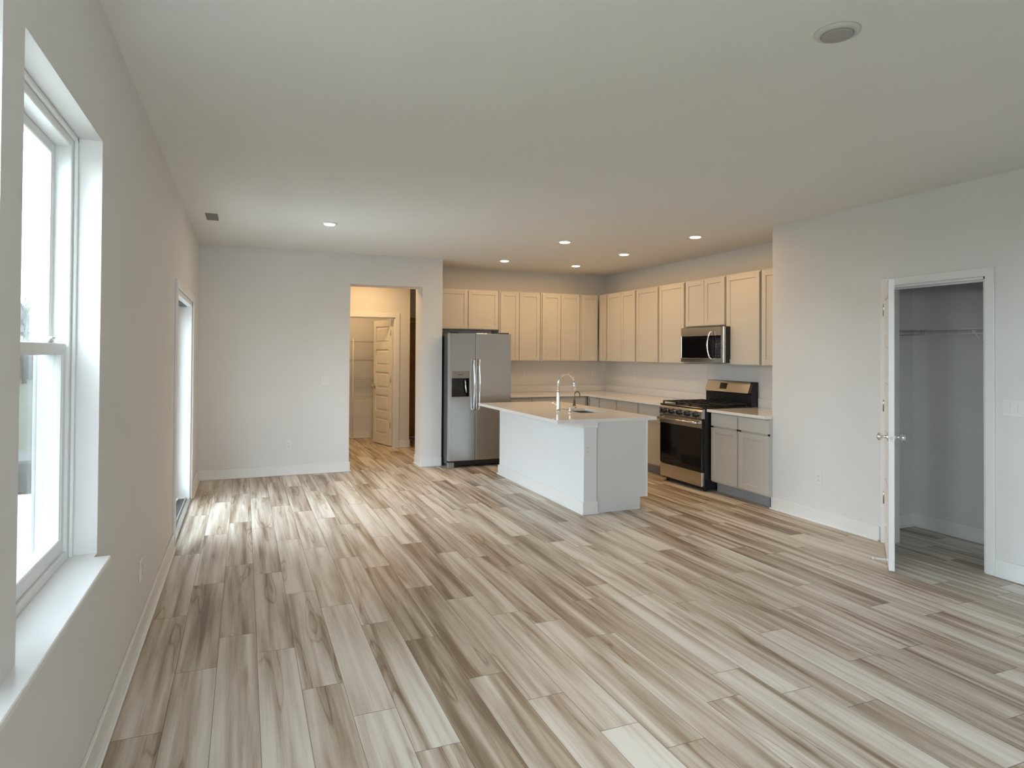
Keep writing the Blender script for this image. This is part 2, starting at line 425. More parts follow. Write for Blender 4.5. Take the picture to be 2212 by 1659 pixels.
# ------------------------------------------------------------------ left windows
def window(name, y0, y1, label, detail=True):
    r = sroot(name, label, (0, (y0 + y1) / 2, WZ0)); of = (0, (y0 + y1) / 2, WZ0)
    f = MB(); xo, xi = -.19, -.085                       # vinyl master frame
    t = .045
    f.box(xo, xi, y0, y0 + t, WZ0, WZ1, .003); f.box(xo, xi, y1 - t, y1, WZ0, WZ1, .003)
    f.box(xo, xi, y0 + t, y1 - t, WZ1 - t, WZ1, .003); f.box(xo, xi, y0 + t, y1 - t, WZ0, WZ0 + .035, .003)
    f.box(xi, xi + .012, y0, y0 + .018, WZ0, WZ1, .003); f.box(xi, xi + .012, y1 - .018, y1, WZ0, WZ1, .003)
    f.box(xi, xi + .012, y0, y1, WZ1 - .018, WZ1, .003)
    f.build('window_frame', M_vinyl, r, of)
    zm = 1.50
    def sash(nm, xa, xb, z0, z1, st, rb, rt_):
        s = MB(); a, b = y0 + t - .008, y1 - t + .008
        s.box(xa, xb, a, a + st, z0, z1, .003); s.box(xa, xb, b - st, b, z0, z1, .003)
        s.box(xa, xb, a + st, b - st, z0, z0 + rb, .003); s.box(xa, xb, a + st, b - st, z1 - rt_, z1, .003)
        # glazing bead
        c = (xa + xb) / 2
        s.box(c - .012, c + .012, a + st, a + st + .008, z0 + rb, z1 - rt_); s.box(c - .012, c + .012, b - st - .008, b - st, z0 + rb, z1 - rt_)
        o = s.build(nm, M_vinyl, r, of)
        MB().box(c - .003, c + .003, a + st, b - st, z0 + rb, z1 - rt_).build('glass_pane', M_glass, o, of)
        return o
    up_ = sash('upper_sash', -.165, -.135, zm - .012, WZ1 - t, .036, .034, .036)
    lo = sash('lower_sash', -.128, -.095, WZ0 + .034, zm + .022, .040, .052, .040)
    k = MB()
    for yy in (y0 + .22, y1 - .22):
        k.box(-.122, -.098, yy - .03, yy + .03, zm + .022, zm + .032, .003); k.lathe((-.108, yy, zm + .030), [(.012, 0), (.012, .006), (.006, .010)], 2, 14)
        k.box(-.112, -.094, yy - .006, yy + .035, zm + .034, zm + .042, .002)
    k.build('sash_lock', M_plast, lo, of)
    MB().box(-.180, -.178, y0 + t, y1 - t, WZ0 + .03, zm, 0).build('insect_screen', M_screen, r, of)
    return r
window('window_1', *WINS[0], 'white single-hung window nearest the sliding door')
window('window_2', *WINS[1], 'white single-hung window cut off by the picture edge')
window('window_3', *WINS[2], 'white single-hung window behind the camera')
st = MB(); st.box(-.088, .0, -6.46, -5.55, WZ0 - .022, WZ0 + .006); st.box(-.088, .0, -7.52, -6.61, WZ0 - .022, WZ0 + .006)
st.prism([(0.0, WZ0 - .014), (.048, WZ0 - .014), (.052, WZ0 - .010), (.052, WZ0 + .003), (.049, WZ0 + .006), (0.0, WZ0 + .006)], 1, -7.56, -5.60)
struct(st.build('trim_1', M_trim), 'long white window stool running under both windows')

# unseen front window, added behind the camera to brighten the room
for i, (a, b, z0, z1) in enumerate(FILL_WINS):
    r = sroot('window_%d' % (4 + i), 'added unseen white window behind the camera for fill light', ((a + b) / 2, YF, z0)); of = ((a + b) / 2, YF, z0)
    f = MB()
    for p, q, u, v in ((a, a + .05, z0, z1), (b - .05, b, z0, z1), (a, b, z0, z0 + .05), (a, b, z1 - .05, z1), ((a + b) / 2 - .03, (a + b) / 2 + .03, z0, z1)):
        f.box(p, q, YF - .16, YF - .06, u, v, .003)
    f.build('window_frame', M_vinyl, r, of)
    MB().box(a + .05, b - .05, YF - .115, YF - .11, z0 + .05, z1 - .05).build('glass_pane', M_glass, r, of)

# ------------------------------------------------------------------ sliding patio door
def slider():
    y0, y1, z0, z1 = SL
    of = (0, (y0 + y1) / 2, 0)
    r = sroot('door_1', 'white sliding glass patio door in the left wall', of)
    c = MB(); w = .06
    c.box(0, .018, y0 - w, y0, 0, z1 + w, .003); c.box(0, .018, y1, y1 + w, 0, z1 + w, .003); c.box(0, .018, y0, y1, z1, z1 + w, .003)
    c.build('door_casing', M_trim, r, of)
    f = MB()
    f.box(-.17, -.0, y0, y0 + .035, 0.02, z1, .003); f.box(-.17, -.0, y1 - .035, y1, 0.02, z1, .003); f.box(-.17, -.0, y0, y1, z1 - .045, z1, .003)
    f.build('door_frame', M_vinyl, r, of)
    MB().box(-.2, .012, y0, y1, -.01, .022, .004).box(-.045, -.03, y0 + .03, y1 - .03, .022, .04, .002).build('threshold', M_alu, r, of)
    MB().box(-.105, -.05, y0 + .035, y1 - .035, .022, .030).build('floor_track', M_track, r, of)
    MB().box(-.105, -.05, y0 + .035, y1 - .035, z1 - .052, z1 - .045).build('head_track', M_track, r, of)
    ym = (y0 + y1) / 2
    def panel(nm, xa, xb, a, b):
        s = MB(); st_ = .075; zz0, zz1 = .035, z1 - .05
        s.box(xa, xb, a, a + st_, zz0, zz1, .004); s.box(xa, xb, b - st_, b, zz0, zz1, .004)
        s.box(xa, xb, a + st_, b - st_, zz0, zz0 + .10, .004); s.box(xa, xb, a + st_, b - st_, zz1 - .075, zz1, .004)
        o = s.build(nm, M_vinyl, r, of); cc = (xa + xb) / 2
        MB().box(cc - .004, cc + .004, a + st_, b - st_, zz0 + .10, zz1 - .075).build('glass_pane', M_glass_dim, o, of); return o
    fx = panel('fixed_panel', -.155, -.115, ym - .03, y1 - .03)
    mv = panel('sliding_panel', -.100, -.060, y0 + .03, ym + .04)
    h = MB(); yh = y0 + .07
    h.tube([(-.06, yh, .90), (-.025, yh, .91), (-.012, yh, .96), (-.012, yh, 1.06), (-.025, yh, 1.11), (-.06, yh, 1.12)], .009, 8)
    h.box(-.06, -.052, yh - .02, yh + .02, .87, 1.15, .003)
    h.build('pull_handle', M_plast, mv, of)
slider()

# ------------------------------------------------------------------ portals (sampling guides for daylight through the openings)
def portal(name, loc, rot, sx_, sy_):
    L = bpy.data.lights.new(name, 'AREA'); L.shape = 'RECTANGLE'; L.size = sx_; L.size_y = sy_; L.cycles.is_portal = True
    o = bpy.data.objects.new(name, L); C.objects.link(o); o.location = loc; o.rotation_euler = rot
for i, (a, b) in enumerate(WINS): portal('daylight_portal', (-.22, (a + b) / 2, (WZ0 + WZ1) / 2), (0, -PI / 2, 0), WZ1 - WZ0, b - a)
portal('daylight_portal', (-.22, (SL[0] + SL[1]) / 2, 1.0), (0, -PI / 2, 0), 2.0, SL[1] - SL[0])
for a, b, z0, z1 in FILL_WINS: portal('daylight_portal', ((a + b) / 2, YF - .22, (z0 + z1) / 2), (PI / 2, 0, 0), b - a, z1 - z0)

# ------------------------------------------------------------------ panel doors
def panel_leaf(w, h, t, npan=5, stile=.105, rail=.10):
    """leaf in local coords: x 0..w from the hinge, y -t/2..t/2, z 0..h, with sunk panels on both faces"""
    b = MB(); ht = t / 2
    ph = (h - rail * (npan + 1) - .06) / npan
    b.box(0, stile, -ht, ht, 0, h, .002); b.box(w - stile, w, -ht, ht, 0, h, .002)
    z = 0
    for i in range(npan + 1):
        rh = rail + (.06 if i == 0 else 0)
        b.box(stile, w - stile, -ht, ht, z, z + rh); z += rh
        if i < npan:
            b.box(stile, w - stile, -ht + .010, ht - .010, z, z + ph)
            b.box(stile + .035, w - stile - .035, -ht + .003, ht - .003, z + .035, z + ph - .035, .006)
            z += ph
    return b
def knob(b, x, z, t, sgn):
    y = sgn * t / 2
    b.lathe((x, y, z), [(.032, 0), (.032, .006), (.012, .010), (.011, .034), (.024, .042), (.029, .052), (.027, .064), (.012, .070)], 1, 24, True, sgn)

# closet door
of = (XR, CD[1], 0)
r = sroot('door_2', 'white closet door standing open at a right angle to its doorway', of)
c = MB(); w = .06
c.box(XR - .018, XR, CD[0] - w, CD[0], 0, CD[3] + w, .003); c.box(XR - .018, XR, CD[1], CD[1] + .045, 0, CD[3] + w, .003); c.box(XR - .018, XR, CD[0], CD[1], CD[3], CD[3] + w, .003)
c.build('door_casing', M_trim, r, of)
j = MB()
j.box(XR, XR + .12, CD[0], CD[0] + .018, 0, CD[3]); j.box(XR, XR + .12, CD[1] - .018, CD[1], 0, CD[3]); j.box(XR, XR + .12, CD[0], CD[1], CD[3] - .018, CD[3])
j.box(XR + .045, XR + .058, CD[0] + .018, CD[0] + .03, 0, CD[3] - .018); j.box(XR + .045, XR + .058, CD[1] - .03, CD[1] - .018, 0, CD[3] - .018); j.box(XR + .045, XR + .058, CD[0], CD[1], CD[3] - .03, CD[3] - .018)
j.build('door_jamb', M_trim, r, of)
hx, hy = XR - .028, CD[1] - .020
fe = Vector((4.622, -5.170)); dv = fe - Vector((hx, hy)); ang = math.atan2(dv.y, dv.x)
leaf = panel_leaf(dv.length, 2.015, .036).build('door_leaf', M_door, r)
leaf.location = (hx - of[0], hy - of[1], .012); leaf.rotation_euler = (0, 0, ang)
LW = dv.length
k = MB(); knob(k, LW - .065, .915, .036, 1); knob(k, LW - .065, .915, .036, -1)
k.build('door_knob', M_chrome, leaf)
k = MB(); k.box(LW - .001, LW + .0015, -.012, .012, .885, .945, .0005); k.box(LW, LW + .010, -.006, .006, .907, .923, .002); k.build('latch_plate', M_nickel, leaf)
for z in (1.80, 1.04, .31):
    k = MB(); k.lathe((-.004, .022 * -1, z), [(.006, 0), (.006, .09), (.003, .094)], 2, 12); k.box(-.004, .03, -.0195, -.018, z, z + .09)
    k.build('hinge', M_nickel, leaf)
k = MB()
pts = []
for i in range(193):
    a = i / 192 * 2 * PI * 20; pts.append((LW - .07 + .0055 * math.cos(a), -.018 - .006 - .078 * i / 192, .055 + .0055 * math.sin(a)))
k.tube(pts, .0021, 5); k.lathe((LW - .07, -.018, .055), [(.011, 0), (.011, .005), (.006, .010)], 1, 16, True, -1)
ds = k.build('door_stop', M_rubber, leaf)
k = MB(); k.lathe((LW - .07, -.018 - .084, .055), [(.008, 0), (.009, .004), (.009, .012), (.006, .015)], 1, 16, True, -1); k.build('rubber_tip', M_rubber, ds)

# pantry door
of = (2.675, 1.8, 0)
r = sroot('door_3', 'white five-panel pantry door swung open into the pantry', of)
c = MB()
c.box(2.675, 2.745, 1.782, 1.8, 0, 2.11, .003); c.box(1.88, 1.95, 1.782, 1.8, 0, 2.11, .003); c.box(1.95, 2.675, 1.782, 1.8, 2.04, 2.11, .003)
c.build('door_casing', M_trim, r, of)
c = MB(); c.box(2.660, 2.675, 1.8, 1.92, 0, 2.04); c.box(1.95, 1.965, 1.8, 1.92, 0, 2.04); c.box(1.95, 2.675, 1.8, 1.92, 2.025, 2.04)
c.build('door_jamb', M_trim, r, of)
dv = Vector((2.50, 2.50)) - Vector((2.652, 1.93)); ang = math.atan2(dv.y, dv.x); L2 = .62
leaf = panel_leaf(L2, 2.0, .036, 5, .085).build('door_leaf', M_door, r)
leaf.location = (2.652 - of[0], 1.93 - of[1], .015); leaf.rotation_euler = (0, 0, ang)
k = MB(); knob(k, L2 - .06, .92, .036, 1); knob(k, L2 - .06, .92, .036, -1); k.build('door_knob', M_nickel, leaf)
for z in (1.75, 1.0, .28):
    k = MB(); k.lathe((-.004, .022, z), [(.006, 0), (.006, .09), (.003, .094)], 2, 12); k.build('hinge', M_nickel, leaf)

# brown door at the end of the hallway
of = (3.36, 2.8, 0)
r = sroot('door_4', 'brown panel door at the far end of the hallway', of)
lf = panel_leaf(.70, 2.0, .036, 5, .10).build('door_leaf', M_brown, r)
lf.location = (3.01 - of[0], .03, .03)
for z in (1.80, 1.02, .3):
    MB().lathe((.03, -.024, z), [(.008, 0), (.008, .09), (.004, .094)], 2, 12).build('hinge', M_grill, lf)
c = MB(); c.box(2.94, 3.0, 2.782, 2.8, 0, 2.10, .003); c.box(3.72, 3.78, 2.782, 2.8, 0, 2.10, .003); c.box(3.0, 3.72, 2.782, 2.8, 2.04, 2.10, .003)
c.build('door_casing', M_brown, r, of)

# ------------------------------------------------------------------ wire shelves
def wire_shelf(length, depth, label, loc, rz, n, bracket=True, lip=.035, step=.026, cat='shelf', group=None, brackets=()):
    """local: x along the wall, y=0 at wall, -y towards the room"""
    t = thing('wire_shelf', label, cat, loc, rz, group)
    b = MB()
    for y, z in ((-.01, 0), (-depth, 0), (-depth, -lip), (-depth * .5, -.004)):
        b.tube([(0, y, z), (length, y, z)], .0032, 6)
    k = int(length / step)
    for i in range(k + 1):
        x = length * i / k
        b.tube([(x, -.005, .004), (x, -depth, .004), (x, -depth - .002, -lip * (1 if i % 1 == 0 else 0))], .0013, 4)
    b.build('wire_deck', M_wire, t)
    for x in brackets:
        s = MB(); s.tube([(x, -depth + .03, -.006), (x, -.004, -depth * .82)], .005, 6); s.box(x - .012, x + .012, -.004, 0, -depth * .82 - .03, -depth * .82 + .02, .001)
        s.build('support_bracket', M_wire, t)
    return t
wire_shelf(1.90, .30, 'white wire shelf high on the closet back wall', (5.95, -4.385, 1.705), -PI / 2, 30, brackets=(.665, 1.5))
zs = (1.69, 1.375, 1.05, .725)
nm = ('topmost of the four white wire shelves in the pantry', 'second white wire pantry shelf from the top', 'third white wire pantry shelf from the top', 'lowest of the four white wire shelves in the pantry')
for z, n_ in zip(zs, nm):
    wire_shelf(1.76, .30, n_, (1.03, 3.15, z), 0, 30, step=.03, group='pantry shelves')
pp = MB(); pp.tube([(2.19, 2.842, 0.0), (2.19, 2.842, 1.72)], .009, 10); pp.lathe((2.19, 2.842, 0), [(.016, 0), (.016, .01), (.009, .02)], 2, 14)
tag(pp.build('shelf_post', M_wire), 'thin white vertical post holding the pantry shelves', 'post')

# ------------------------------------------------------------------ cabinets
GAP = .004
def shaker(b, x0, x1, z0, z1, y, t=.019, st_=.056):
    """shaker door, front face at y (towards -y), thickness t"""
    b.box(x0, x0 + st_, y, y + t, z0, z1, .0015); b.box(x1 - st_, x1, y, y + t, z0, z1, .0015)
    b.box(x0 + st_, x1 - st_, y, y + t, z0, z0 + st_, .0015); b.box(x0 + st_, x1 - st_, y, y + t, z1 - st_, z1, .0015)
    b.box(x0 + st_ - .002, x1 - st_ + .002, y + .009, y + t - .002, z0 + st_ - .002, z1 - st_ + .002)
def wall_cab(label, loc, rz, w, h, d, doors, group='greige wall cabinets'):
    """local: x 0..w, door face y=0, back y=+d, z 0..h"""
    t = thing('wall_cabinet', label, 'cabinet', loc, rz, group)
    w -= .010
    c = MB(); c.box(0, w, .019 + .019, d, 0, h, .001)
    fs = .028
    c.box(0, fs, .019, .038, 0, h); c.box(w - fs, w, .019, .038, 0, h); c.box(fs, w - fs, .019, .038, 0, .032); c.box(fs, w - fs, .019, .038, h - .032, h)
    c.build('cabinet_box', M_cab, t)
    for i_, (a, b_) in enumerate(doors):
        if i_ == 0: a = max(a, .022)
        if i_ == len(doors) - 1: b_ = w - .001
        q = MB(); shaker(q, a, b_, .010, h - .016, 0); q.build('door', M_cab, t)
    return t
zb, zt_ = 1.378, 2.402
yb = YK - .45
# along the back wall: (x0, x1, door edges, label, z0)
for x0, x1, ds_, lab, z0 in (
    (XA + .003, 3.900, ((.012, .505), (.513, .955)), 'short greige two-door wall cabinet above the refrigerator', 1.828),
    (3.904, 4.568, ((.018, .313), (.320, .648)), 'tall greige two-door wall cabinet just right of the refrigerator', zb),
    (4.572, 5.232, ((.016, .328), (.334, .644)), 'greige two-door wall cabinet left of the corner on the back wall', zb),
    (5.236, 5.549, ((.014, .285),), 'narrow greige wall cabinet on the back wall against the corner', zb)):
    wall_cab(lab, (x0, .45, z0), 0, x1 - x0, zt_ - z0, yb, ds_)
xd = XK - 5.55
for y0, y1, ds_, lab, z0 in (
    (.447, .215, ((.012, .222),), 'narrow greige wall cabinet on the right wall against the corner', zb),
    (.211, -.570, ((.014, .405), (.411, .768)), 'greige two-door wall cabinet on the right wall beside the corner', zb),
    (-.574, -1.110, ((.016, .522),), 'greige single-door wall cabinet, second left of the microwave', zb),
    (-1.114, -1.666, ((.016, .536),), 'greige single-door wall cabinet directly left of the microwave', zb),
    (-1.670, -2.404, ((.016, .368), (.374, .722)), 'short greige two-door wall cabinet above the microwave', 1.828),
    (-2.408, -2.950, ((.016, .528),), 'greige single-door wall cabinet directly right of the microwave', zb),
    (-2.954, YR - .0, ((.016, .480),), 'greige wall cabinet cut off by the white wall corner', zb)):
    wall_cab(lab, (5.55, y0, z0), -PI / 2, y0 - y1, zt_ - z0, xd, ds_)

def base_cab(label, loc, rz, w, d, splits, blind=0):
    """splits: list of (x0,x1) columns each with drawer over door"""
    t = thing('base_cabinet', label, 'cabinet', loc, rz, 'greige base cabinets')
    c = MB(); c.box(0, w, .038, d, .115, .869, .001)
    c.box(0, w, .019, .038, .115, .15); c.box(0, w, .019, .038, .835, .869); c.box(0, .03, .019, .038, .15, .835); c.box(w - .03, w, .019, .038, .15, .835)
    for a, b_ in splits: c.box(a - .01, b_ + .01, .019, .038, .700, .725)
    c.build('cabinet_box', M_cab, t)
    MB().box(0, w, .095, d, .0, .115).build('toe_kick', M_kick, t)
    for a, b_ in splits:
        MB().box(a, b_, 0, .019, .722, .858, .002).build('drawer', M_cab, t)
        q = MB(); shaker(q, a, b_, .132, .704, 0); q.build('door', M_cab, t)
    return t
BX = 5.19; bd = XK - BX - .002
base_cab('greige base cabinet right of the range, beside it', (BX, -2.600, 0), -PI / 2, .418, bd, ((.010, .406),))
base_cab('greige base cabinet right of the range, at the white wall corner', (BX, -3.020, 0), -PI / 2, .428, bd, ((.010, .424),))
base_cab('greige base cabinet directly left of the range', (BX, -1.198, 0), -PI / 2, .606, bd, ((.016, .590),))
base_cab('greige base cabinet second left of the range', (BX, -.670, 0), -PI / 2, .526, bd, ((.016, .510),))
base_cab('greige base cabinet third left of the range', (BX, -.208, 0), -PI / 2, .460, bd, ((.018, .443),))
base_cab('narrow greige base cabinet in the kitchen corner on the right run', (BX, .158, 0), -PI / 2, .364, bd, ((.10, .345),))
base_cab('greige base cabinet on the back wall beside the refrigerator', (3.86, .16, 0), 0, .885, YK - .162, ((.016, .435), (.441, .872)))
base_cab('greige base cabinet on the back wall next to the corner', (4.748, .16, 0), 0, .460, YK - .162, ((.010, .420),))

# ------------------------------------------------------------------ worktops
t = thing('worktop', 'white quartz worktop running from refrigerator to range around the corner', 'worktop', (5.5, 0, .87))
of = (5.5, 0, .87)
MB().prism([(3.80, .12), (5.15, .12), (5.15, -1.806), (XK - .001, -1.806), (XK - .001, YK - .001), (3.80, YK - .001)], 2, .87, .90).build('slab', M_quartz, t, of)
MB().box(3.80, XK - .020, YK - .020, YK - .001, .90, 1.0, .002).box(XK - .020, XK - .001, -1.806, YK - .001, .90, 1.0, .002).build('backsplash', M_quartz, t, of)
of = (5.5, -3, .87)
t = thing('worktop', 'short white quartz worktop to the right of the range', 'worktop', of)
MB().box(5.145, XK - .001, YR + .001, -2.592, .87, .90, .003).build('slab', M_quartz, t, of)
MB().box(XK - .020, XK - .001, YR + .001, -2.592, .90, 1.0, .002).build('backsplash', M_quartz, t, of)

# ------------------------------------------------------------------ island
IX0, IXp, IX1 = 3.415, 3.555, 4.125; IY0, IY1 = -2.985, -.835; IT = .885
of = (3.77, -1.9, 0)
t = thing('kitchen_island', 'white kitchen island with grey end panel in the middle of the kitchen floor', 'kitchen island', of)
MB().box(IX0, IXp, IY0, IY1, 0, IT - .03, .002).build('knee_wall', M_knee, t, of)
k = MB()
k.box(IX0 - .014, IX0, IY0 - .014, IY1 + .014, 0, .118, .003); k.box(IX0 - .028, IX0, IY0 - .028, IY1 + .028, 0, .018, .005)
k.box(IX0, IXp + .006, IY0 - .014, IY0, 0, .118, .003); k.box(IX0, IXp + .014, IY0 - .028, IY0, 0, .018, .005)
k.box(IX0, IXp, IY1, IY1 + .014, 0, .118, .003)
k.build('baseboard', M_trim, t, of)
k = MB(); k.box(IX0 - .012, IXp + .004, IY0 - .012, IY0, IT - .085, IT - .03, .002); k.box(IX0 - .012, IX0, IY0, IY1, IT - .085, IT - .03, .002)
k.build('top_trim', M_trim, t, of)
MB().prism([(IXp + .018, 0), (IX1 - .085, 0), (IX1 - .085, .115), (IX1, .115), (IX1, IT - .03), (IXp + .010, IT - .03), (IXp + .010, .118), (IXp + .018, .118)], 1, IY0 + .012, IY0 + .030).build('end_panel', M_endpanel, t, of)
MB().box(IX1 - .019, IX1 + .001, IY0 + .010, IY0 + .020, .115, IT - .03).build('corner_strip', M_trim, t, of)
k = MB(); k.box(IXp, IX1 - .038, IY0 + .030, IY1, .115, IT - .235); k.box(IXp, IX1 - .085, IY0 + .03, IY1, 0, .115)
k.box(IXp, IX1 - .038, IY0 + .03, -2.50, IT - .235, IT - .03); k.box(IXp, IX1 - .038, -1.80, IY1, IT - .235, IT - .03); k.box(IX1 - .06, IX1 - .038, -2.50, -1.80, IT - .235, IT - .03); k.box(IXp, IXp + .02, -2.50, -1.80, IT - .235, IT - .03)
k.build('cabinet_box', M_endpanel, t, of)
ys = [IY0 + .04, -2.46, -1.88, -1.36, IY1 - .01]
for a, b_ in zip(ys[:-1], ys[1:]):
    q = MB(); shaker(q, a + .006, b_ - .006, .13, .70, 0)
    q.v = [(IX1 - (y_), x_, z_) for x_, y_, z_ in q.v]; q.build('door', M_endpanel, t, of)
    MB().box(IX1 - .019, IX1, a + .006, b_ - .006, .718, .846, .002).build('drawer', M_endpanel, t, of)
# island top with a sink cut-out
TX0, TX1, TY0, TY1 = 3.135, 4.215, -2.995, -.835
SX0, SX1, SY0, SY1 = 3.70, 4.03, -2.42, -1.88
k = MB()
z0, z1 = IT - .03, IT
vs = [(x, y, z) for z in (z0, z1) for x, y in ((TX0, TY0), (TX1, TY0), (TX1, TY1), (TX0, TY1), (SX0, SY0), (SX1, SY0), (SX1, SY1), (SX0, SY1))]
fs = []
for i in range(4):
    j_ = (i + 1) % 4
    fs += [(8 + i, 8 + j_, 12 + j_, 12 + i), (i, 4 + i, 4 + j_, j_), (i, j_, 8 + j_, 8 + i), (4 + i, 12 + i, 12 + j_, 4 + j_)]
k.add(vs, fs)
io = k.build('island_worktop', M_quartz); tag(io, 'white quartz slab on top of the island with the sink cut into it', 'worktop')
# sink
of = ((SX0 + SX1) / 2, (SY0 + SY1) / 2, IT)
t = thing('sink', 'stainless steel undermount sink set into the island worktop', 'sink', of)
k = MB(); d = .19; zz = IT - .031; e = .004
k.box(SX0 - .004, SX0, SY0 - .004, SY1 + .004, zz - d, zz); k.box(SX1, SX1 + .004, SY0 - .004, SY1 + .004, zz - d, zz)
k.box(SX0, SX1, SY0 - .004, SY0, zz - d, zz); k.box(SX0, SX1, SY1, SY1 + .004, zz - d, zz)
k.box(SX0, SX1, SY0, SY1, zz - d - .004, zz - d)
k.build('basin', M_steelh, t, of)
MB().lathe(((SX0 + SX1) / 2, (SY0 + SY1) / 2, zz - d), [(.055, 0), (.055, .003), (.04, .004), (.035, -.002), (.01, -.001)], 2, 24).build('drain', M_chrome, t, of)
# faucet
of = (3.555, -2.17, IT)
t = thing('faucet', 'tall chrome gooseneck faucet standing beside the island sink', 'faucet', of)
k = MB(); k.lathe((3.555, -2.17, IT), [(.029, 0), (.029, .006), (.024, .012), (.021, .03), (.0205, .16), (.017, .20), (.0145, .215)], 2, 24)
k.build('body', M_chrome, t, of)
sp = [(3.555, -2.17, IT + .20), (3.555, -2.17, IT + .30)]
for i in range(1, 14):
    a = PI - i / 14 * PI * 1.03; sp.append((3.555 + .092 + .092 * math.cos(a), -2.17 - .01 * i / 14, IT + .30 + .092 * math.sin(a)))
k = MB(); k.tube(sp, .0115, 14); k.build('spout', M_chrome, t, of)
e_ = Vector(sp[-1]); k = MB(); k.tube([e_ + Vector((-.002, 0, .01)), e_ + Vector((.003, 0, -.02)), e_ + Vector((.012, 0, -.07)), e_ + Vector((.016, 0, -.095))], [.0135, .016, .019, .017], 16)
k.build('spray_head', M_chrome, t, of)
k = MB(); k.tube([(3.555, -2.17, IT + .075), (3.530, -2.145, IT + .082), (3.490, -2.11, IT + .100)], [.011, .008, .006], 10)
k.lathe((3.543, -2.158, IT + .062), [(.012, 0), (.014, .01), (.012, .026)], 2, 14); k.build('lever', M_chrome, t, of)
# soap dispenser
of = (3.575, -2.40, IT)
t = thing('soap_dispenser', 'small chrome soap pump on the island worktop near the faucet', 'soap dispenser', of)
MB().lathe(of, [(.021, 0), (.021, .008), (.013, .014), (.012, .045), (.016, .052), (.016, .060), (.008, .064)], 2, 20).build('body', M_chrome, t, of)
MB().tube([(3.575, -2.40, IT + .06), (3.60, -2.40, IT + .066), (3.645, -2.40, IT + .058)], [.008, .007, .005], 10).build('nozzle', M_chrome, t, of)
# small dark gooseneck shape on the far edge
of = (4.075, -1.55, IT)
t = thing('dark_gooseneck', 'small dark gooseneck shape at the far edge of the island worktop', 'tap', of)
MB().lathe(of, [(.020, 0), (.020, .006), (.014, .012), (.012, .06), (.009, .07)], 2, 18).build('body', M_bronze, t, of)
sp = [(4.075, -1.55, IT + .06), (4.078, -1.55, IT + .09)]
for i in range(0, 12):
    a = PI - i / 11 * PI; sp.append((4.075 + .037 + .033 * math.cos(a), -1.55, IT + .130 + .033 * math.sin(a)))
sp.append((4.147, -1.55, IT + .11))
MB().tube(sp, .006, 10).build('spout', M_bronze, t, of)

# ------------------------------------------------------------------ refrigerator
FX0, FX1, FY = 2.925, 3.79, -.28
of = ((FX0 + FX1) / 2, .2, 0)
t = thing('refrigerator', 'stainless steel side-by-side refrigerator with ice and water dispenser', 'refrigerator', of)
FS = 2.912 + .017
MB().box(FX0 + .006, FX1 - .006, FY + .075, .66, .04, 1.745, .004).build('cabinet_body', M_black, t, of)
MB().box(FX0 + .01, FX1 - .01, FY + .05, FY + .10, .03, .095, .004).box(FX0 + .10, FX1 - .1, FY + .045, FY + .05, .045, .055).build('kick_grille', M_black, t, of)
MB().box(FX0 + .004, FX0 + .09, FY + .02, FY + .09, 0.0, .075, .008).build('foot_cover', M_grill, t, of)
MB().box(FX1 - .09, FX1 - .004, FY + .02, FY + .09, 0.0, .075, .008).build('foot_cover', M_grill, t, of)

MB().box(FX0 + .02, FX0 + .14, FY + .03, FY + .12, 1.745, 1.765, .004).build('hinge_cover', M_black, t, of)
MB().box(FX1 - .14, FX1 - .02, FY + .03, FY + .12, 1.745, 1.765, .004).build('hinge_cover', M_black, t, of)
DX = 3.292
# freezer door with dispenser hole: built from pieces round the hole
hx0, hx1, hz0, hz1 = 2.965, 3.205, .925, 1.262
k = MB(); ya, yb_ = FY, FY + .068; L0, R0, Z0, Z1 = FX0 + .002, DX - .005, .098, 1.75
k.box(L0, hx0, ya, yb_, Z0, Z1, .001); k.box(hx1, R0, ya, yb_, Z0, Z1); k.box(hx0, hx1, ya, yb_, Z0, hz0); k.box(hx0, hx1, ya, yb_, hz1, Z1)
fd = k.build('freezer_door', M_steel, t, of)
k = MB(); k.box(hx0, hx1, FY - .003, FY + .06, hz1 - .095, hz1, .003); k.build('dispenser_panel', M_grill, fd, of)
MB().box(hx0 + .09, hx0 + .15, FY - .004, FY - .003, hz1 - .055, hz1 - .045).build('display', M_slot, fd, of)
k = MB(); k.box(hx0, hx0 + .008, FY, FY + .06, hz0, hz1 - .095); k.box(hx1 - .008, hx1, FY, FY + .06, hz0, hz1 - .095); k.box(hx0, hx1, FY + .052, FY + .066, hz0, hz1 - .095); k.box(hx0, hx1, FY + .0, FY + .06, hz0, hz0 + .012)
k.build('dispenser_recess', M_blackgl, fd, of)
k = MB(); k.tube([(3.155, FY + .05, 1.15), (3.155, FY + .02, 1.13), (3.165, FY + .016, 1.02), (3.172, FY + .02, .965)], [.008, .010, .011, .012], 10); k.build('ice_paddle', M_chrome, fd, of)
MB().box(hx0 - .012, hx1 + .012, FY - .002, FY, hz0 - .008, hz0).box(hx0 - .012, hx1 + .012, FY - .002, FY, hz1, hz1 + .008).box(hx0 - .012, hx0, FY - .002, FY, hz0, hz1).box(hx1, hx1 + .012, FY - .002, FY, hz0, hz1).build('dispenser_bezel', M_nickel, fd, of)
rd = MB().box(DX + .005, FX1 - .002, ya, yb_, Z0, Z1, .001).build('fridge_door', M_steel, t, of)
MB().box(DX - .0048, DX + .0048, FY + .004, FY + .07, Z0, Z1).build('gap_shade_strip', M_black, t, of)  # black strip standing in for shade in the gap between the doors
